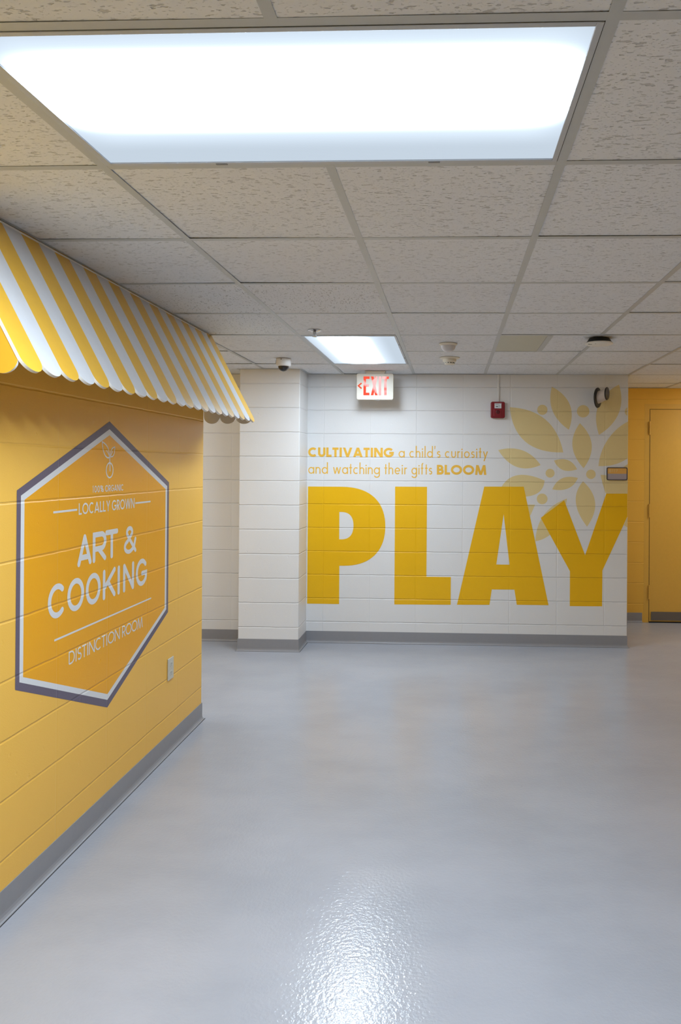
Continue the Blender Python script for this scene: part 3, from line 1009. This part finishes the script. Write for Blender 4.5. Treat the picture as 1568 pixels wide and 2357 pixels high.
# ------------------------------------------------------------------ duplex outlet on the yellow wall
t = thing('wall_outlet', 'ivory duplex power outlet low on the yellow wall, right of the hexagon badge', 'outlet', (XL, 3.748, 0.442))
w = MB(); w.box((XL + 0.0005, 3.713, 0.385), (XL + 0.007, 3.785, 0.500))
w.build('plate', MAT['ivory'], t, bevel=0.003)
for zc in (0.466, 0.420):
    w = MB()
    w.prism([(3.749 + 0.0165 * math.cos(q), zc + min(0.0125, max(-0.0125, 0.0165 * math.sin(q)))) for q in [2 * PI * k / 28 for k in range(28)]],
            lambda u, v, d: (XL + d, u, v), 0.005, 0.0088)
    r_ = reg(w.build('receptacle', MAT['ivory'], t, bevel=0.0006))
    w = MB()
    for dy, hh in ((-0.0062, 0.0045), (0.0062, 0.0036)):
        w.box((XL + 0.0080, 3.749 + dy - 0.0011, zc + 0.002 - hh), (XL + 0.0091, 3.749 + dy + 0.0011, zc + 0.002 + hh))
    w.lathe([(0.0021, 0.0080), (0.0021, 0.0091)], Matrix.Translation((XL, 3.749, zc - 0.0078)) @ Matrix.Rotation(PI / 2, 4, 'Y'), 12)
    w.build('slots', MAT['dark'], r_)
w = MB(); w.lathe([(0.0033, 0.0065), (0.0033, 0.0078)], Matrix.Translation((XL, 3.749, 0.443)) @ Matrix.Rotation(PI / 2, 4, 'Y'), 14)
w.build('screw', MAT['ivory'], t)

# ------------------------------------------------------------------ exit sign
EXY = 5.905
t = thing('exit_sign', 'white exit sign with red EXIT and a left arrow hanging from the ceiling', 'exit sign', (-0.637, EXY, CZ))


def rrect(x0, z0, x1, z1, r, n=8):
    pts = []
    for cx, cz, a in ((x1 - r, z1 - r, 0), (x0 + r, z1 - r, 90), (x0 + r, z0 + r, 180), (x1 - r, z0 + r, 270)):
        pts += [(cx + r * math.cos(math.radians(a + 90 * i / n)), cz + r * math.sin(math.radians(a + 90 * i / n))) for i in range(n + 1)]
    return pts


ex0, ex1, ez0, ez1 = -0.7915, -0.4845, 2.0765, 2.2945
w = MB(); w.prism(rrect(ex0, ez0, ex1, ez1, 0.016), lambda u, v, d: (u, EXY + d, v), -0.001, 0.038)
body = reg(w.build('housing', MAT['cream'], t, bevel=0.004))
w = MB()
w.box((-0.714, EXY + 0.004, 2.290), (-0.562, EXY + 0.036, 2.304)); w.box((-0.722, EXY - 0.003, 2.303), (-0.552, EXY + 0.043, CZ - 0.0015))
w.build('canopy', MAT['cream'], t, bevel=0.002)
w = MB(); w.box((-0.635, EXY + 0.004, 2.0725), (-0.598, EXY + 0.012, 2.0785))
w.build('test_button', MAT['steel'], t)
lx0, lz0, lz1 = ex0 + 0.058, ez0 + 0.0375, ez0 + 0.193
for c_, a, b_ in (('E', 0.0, 0.050), ('X', 0.0615, 0.1185), ('I', 0.125, 0.150), ('T', 0.155, 0.2095)):
    w = MB()
    for pl in letter_at(c_, lx0 + a, lx0 + b_, lz0, lz1, 0.0205, False):
        w.prism([(q.x, q.y) for q in pl], lambda u, v, d: (u, EXY + d, v), -0.0022, 0.0)
    w.build('letter', MAT['glow'], t)
w = MB()
for pl in ribbon([(ex0 + 0.042, ez0 + 0.138), (ex0 + 0.016, ez0 + 0.1155), (ex0 + 0.042, ez0 + 0.093)], 0.0115):
    w.prism([(q.x, q.y) for q in pl], lambda u, v, d: (u, EXY + d, v), -0.0022, 0.0)
w.build('arrow', MAT['arrow'], t)

# ------------------------------------------------------------------ fire alarm pull box and raceway
t = thing('fire_alarm', 'dark red fire alarm box with a small white label on the white wall', 'fire alarm', (0.3915, YW, 2.013))
w = MB(); w.prism(rrect(0.3315, 1.944, 0.4515, 2.083, 0.014), lambda u, v, d: (u, YW - d, v), 0.0015, 0.040)
w.build('housing', MAT['red'], t, bevel=0.006, seg=3)
w = MB(); w.prism(rrect(0.357, 1.957, 0.424, 2.022, 0.006), lambda u, v, d: (u, YW - d, v), 0.037, 0.0445)
gl = reg(w.build('grille', MAT['red'], t, bevel=0.002))
w = MB(); w.lathe([(0.017, 0.0), (0.017, 0.003), (0.012, 0.0045), (0.0, 0.0045)], Matrix.Translation((0.3905, YW - 0.0440, 1.995)) @ Matrix.Rotation(PI / 2, 4, 'X'), 24)
w.build('sounder', plain('deep_red_enamel', (0.10, 0.002, 0.005), 0.35), gl)
w = MB(); w.box((0.363, YW - 0.0425, 2.026), (0.421, YW - 0.038, 2.067))
lb = reg(w.build('label_plate', MAT['label'], t))
lb['label'] = 'white label'
w = MB()
w.box((0.401, YW - 0.0430, 2.034), (0.4035, YW - 0.042, 2.060)); w.box((0.369, YW - 0.0430, 2.058), (0.396, YW - 0.042, 2.061))
w.box((0.374, YW - 0.0430, 2.037), (0.392, YW - 0.042, 2.046))
w.build('print', MAT['label_ink'], lb)
w = MB(); w.box((0.362, YW - 0.0425, 2.0675), (0.423, YW - 0.038, 2.0735))
w.build('lens_bar', plain('pink_lens', (0.36, 0.14, 0.16), 0.3), t)
w = MB(); w.box((0.3855, YW - 0.011, 2.0835), (0.4045, YW - 0.0004, CZ - 0.0006))
tag(w.build('wall_raceway', MAT['raceway'], origin=(0.395, YW, 2.2), bevel=0.003), 'thin white surface raceway rising from the red alarm box to the ceiling', 'raceway')

# ------------------------------------------------------------------ room number plate
t = thing('room_sign', 'small framed room sign B117 at the right end of the white wall', 'sign', (1.406, YW, 1.476))
sx0, sx1, sz0, sz1 = 1.3195, 1.4945, 1.421, 1.531
w = MB()
ro, ri = rrect(sx0, sz0, sx1, sz1, 0.013), rrect(sx0 + 0.007, sz0 + 0.007, sx1 - 0.007, sz1 - 0.007, 0.008)
for i in range(len(ro)):
    j = (i + 1) % len(ro)
    w.prism([ro[i], ro[j], ri[j], ri[i]], lambda u, v, d: (u, YW - d, v), 0.0012, 0.0125)
w.build('frame', MAT['sign_frame'], t)
zm = 1.4765
w = MB(); w.box((sx0 + 0.006, YW - 0.0100, zm), (sx1 - 0.006, YW - 0.0012, sz1 - 0.006))
up = reg(w.build('panel', MAT['sign_orange'], t)); up['label'] = 'orange upper panel'
w = MB(); w.box((sx0 + 0.006, YW - 0.0095, sz0 + 0.006), (sx1 - 0.006, YW - 0.0012, zm))
w.build('panel', MAT['sign_grey'], t)['label'] = 'mauve-grey lower panel'
num, xx = [], sx0 + 0.0195
for c_, wd in (('B', 0.019), ('1', 0.011), ('1', 0.011), ('7', 0.018)):
    num += letter_at(c_, xx, xx + wd, 1.4890, 1.5130, 0.0032)
    xx += wd + 0.0045
decal('room_number', num, far_fn(0.0106), MAT['sign_text'], up)

# ------------------------------------------------------------------ drum-shaped device with black discs
t = thing('wall_device', 'beige drum-shaped wall device with black end discs above the petals', 'wall device', (1.235, YW, 2.112))
th = math.radians(30.5)
ang = Matrix(((0, math.sin(th), math.cos(th), 1.2225), (0, math.cos(th), -math.sin(th), YW - 0.096), (1, 0, 0.40, 2.1135), (0, 0, 0, 1)))
w = MB(); w.lathe([(0.079, -0.008), (0.084, -0.005), (0.084, 0.004), (0.080, 0.007)], ang, 44)
w.build('back_disc', MAT['black'], t, smooth_=True)
w = MB(); w.lathe([(0.053, 0.006), (0.052, 0.03), (0.051, 0.074)], ang, 40)
w.build('barrel', MAT['beige'], t, smooth_=True)
w = MB(); w.lathe([(0.051, 0.073), (0.0535, 0.075), (0.0535, 0.081), (0.050, 0.084)], ang, 40)
w.build('front_disc', MAT['black'], t, smooth_=True)
w = MB(); w.box((1.240, YW - 0.100, 2.105), (1.262, YW - 0.0005, 2.135))
w.build('bracket', MAT['black'], t, bevel=0.002)

# ------------------------------------------------------------------ ceiling devices
FLIP = Matrix.Rotation(PI, 4, 'X')
ZC = CZ - 0.0006


def hung(x, y, z=ZC): return Matrix.Translation((x, y, z)) @ FLIP


# dome camera
x, y = -1.252, 5.265
t = thing('dome_camera', 'white dome security camera with a smoked bubble on the ceiling, near the pilaster', 'security camera', (x, y, CZ))
w = MB(); w.lathe([(0.053, 0.0), (0.0545, 0.004), (0.0545, 0.044), (0.051, 0.052), (0.047, 0.055), (0.040, 0.056)], hung(x, y), 44)
w.build('body', MAT['white_plastic'], t, smooth_=True)
w = MB(); w.lathe([(0.0395 * math.cos(q), 0.055 + 0.0385 * math.sin(q)) for q in [PI / 2 * k / 10 for k in range(10)]] + [(0.004, 0.0935)], hung(x, y), 40)
w.build('dome', MAT['smoke_dome'], t, smooth_=True)
w = MB(); w.lathe([(0.0035, 0.0), (0.0035, 0.002)], Matrix.Translation((x - 0.004, y - 0.0543, CZ - 0.010)) @ Matrix.Rotation(PI / 2, 4, 'X'), 14)
w.build('screw_hole', MAT['dark'], t)
w = MB()
for k in range(3): w.box((x - 0.0553 + k * 0.0008, y - 0.018 + k * 0.0, CZ - 0.036 + k * 0.008), (x - 0.0475 + 0.0005, y - 0.010, CZ - 0.031 + k * 0.008))
w.build('port_cover', MAT['label_ink'], t)

# sprinkler
x, y = -0.806, 4.158
t = thing('sprinkler_head', 'small chrome pendent sprinkler head on the ceiling beside the far light', 'sprinkler', (x, y, CZ))
w = MB(); w.lathe([(0.040, 0.0), (0.040, 0.002), (0.030, 0.005), (0.022, 0.010), (0.012, 0.011)], hung(x, y), 40)
w.build('escutcheon', MAT['chrome'], t, smooth_=True)
w = MB(); w.lathe([(0.010, 0.009), (0.010, 0.017), (0.0075, 0.018), (0.0075, 0.022)], hung(x, y), 24)
for s_ in (-1, 1):
    w.box((x + s_ * 0.0075 - 0.0016, y - 0.003, ZC - 0.036), (x + s_ * 0.0075 + 0.0016, y + 0.003, ZC - 0.018))
w.box((x - 0.0035, y - 0.0035, ZC - 0.037), (x + 0.0035, y + 0.0035, ZC - 0.021))
w.build('frame', MAT['chrome'], t)
w = MB(); w.lathe([(0.0135, 0.036), (0.0140, 0.037), (0.0140, 0.0385), (0.004, 0.040)], hung(x, y), 28)
w.build('deflector', MAT['chrome'], t)

# motion sensor
x, y = -0.026, 4.615
t = thing('ceiling_sensor', 'white half-round ceiling sensor with a frosted dome', 'ceiling sensor', (x, y, CZ))
w = MB(); w.lathe([(0.0585, 0.0), (0.0585, 0.004), (0.052, 0.010), (0.047, 0.014)], hung(x, y), 44)
w.build('base', MAT['cream'], t, smooth_=True)
w = MB(); w.lathe([(0.047, 0.013)] + [(0.047 * math.cos(q) ** 0.8, 0.013 + 0.040 * math.sin(q)) for q in [PI / 2 * k / 10 for k in range(1, 10)]] + [(0.010, 0.0535)], hung(x, y), 40)
w.build('lens', MAT['frost'], t, smooth_=True)

# smoke detector
x, y = -0.019, 5.205
t = thing('smoke_detector', 'cream smoke detector with dark slots on the ceiling behind the frosted sensor', 'smoke detector', (x, y, CZ))
w = MB(); w.lathe([(0.074, 0.0), (0.074, 0.003), (0.066, 0.008), (0.050, 0.010)], hung(x, y), 44)
w.build('base', MAT['cream'], t, smooth_=True)
w = MB(); w.lathe([(0.050, 0.009), (0.049, 0.026), (0.043, 0.032), (0.038, 0.034), (0.038, 0.044), (0.032, 0.049), (0.010, 0.050)], hung(x, y), 44)
w.build('body', MAT['cream'], t, smooth_=True)
w = MB()
for k in range(12):
    a = 2 * PI * k / 12 + 0.26
    cxx, cyy = x + 0.0375 * math.cos(a), y + 0.0375 * math.sin(a)
    tx_, ty_ = -math.sin(a) * 0.0055, math.cos(a) * 0.0055
    rx_, ry_ = math.cos(a) * 0.0012, math.sin(a) * 0.0012
    w.prism([(cxx - tx_ - rx_, cyy - ty_ - ry_), (cxx + tx_ - rx_, cyy + ty_ - ry_), (cxx + tx_ + rx_, cyy + ty_ + ry_), (cxx - tx_ + rx_, cyy - ty_ + ry_)],
            lambda u, v, d: (u, v, ZC - d), 0.0365, 0.0415)
w.build('smoke_slots', MAT['dark'], t)

# access point
x, y = 0.899, 4.42
t = thing('wireless_access_point', 'white disc access point on a black mount on the ceiling at the right', 'access point', (x, y, CZ))
w = MB(); w.lathe([(0.060, 0.0), (0.062, 0.003), (0.074, 0.022), (0.080, 0.027), (0.080, 0.029)], hung(x, y), 48)
w.build('mount', MAT['black'], t, smooth_=True)
w = MB(); w.lathe([(0.081, 0.028), (0.084, 0.031), (0.083, 0.036), (0.072, 0.0405), (0.030, 0.042)], hung(x, y), 48)
w.build('cover', MAT['white_plastic'], t, smooth_=True)
w = MB(); w.box((x - 0.070, y - 0.032, ZC - 0.0412), (x - 0.048, y - 0.018, ZC - 0.0385)); w.box((x - 0.034, y - 0.050, ZC - 0.0418), (x - 0.028, y - 0.045, ZC - 0.0400))
w.build('marking', MAT['label_ink'], t)

# ------------------------------------------------------------------ ochre door in the back wall
DX0, DX1, DZ = 1.963, 2.877, 2.108
w = MB(); w.box((DX0, YB - 0.002, 0.012), (DX1, YB + 0.01, DZ))
door = structure(w.build('door_1', MAT['door'], origin=(DX0, YB, 0.012), bevel=0.0015), 'flush ochre door with a steel kick plate in the back wall', 'door')
w = MB()
for a, b in (((DX0 - 0.054, 0), (DX0 - 0.0045, DZ + 0.054)), ((DX1 + 0.0045, 0), (DX1 + 0.054, DZ + 0.054)), ((DX0 - 0.0045, DZ + 0.0045), (DX1 + 0.0045, DZ + 0.054))):
    w.box((a[0], YB - 0.0008, a[1]), (b[0], YB + 0.01, b[1]))
w.build('door_frame', MAT['door'], door)
for z0, z1 in ((1.862, 1.990), (1.044, 1.173), (0.236, 0.369)):
    w = MB()
    w.lathe([(0.0075, 0.0), (0.0075, z1 - z0)], Matrix.Translation((DX0 - 0.004, YB - 0.011, z0)), 16)
    w.lathe([(0.005, -0.004), (0.005, 0.0)], Matrix.Translation((DX0 - 0.004, YB - 0.011, z0)), 12)
    w.build('hinge', MAT['door'], door, smooth_=True)
w = MB(); w.box((DX0 + 0.018, YB - 0.0085, 0.024), (DX1 - 0.018, YB - 0.005, 0.108))
w.build('kick_plate', MAT['steel'], door)
w = MB(); w.box((DX0 - 0.004, YB - 0.010, 0.0005), (DX1 + 0.004, YB + 0.01, 0.0115))
w.build('door_sweep', MAT['dark'], door)
w = MB(); w.box((DX0 - 0.0045, YB - 0.0015, 0.012), (DX0, YB + 0.004, DZ + 0.0045)); w.box((DX0, YB - 0.0015, DZ), (DX1, YB + 0.004, DZ + 0.0045))
w.build('door_gap', plain('dark_brown_seal', (0.05, 0.022, 0.004), 0.7), door)
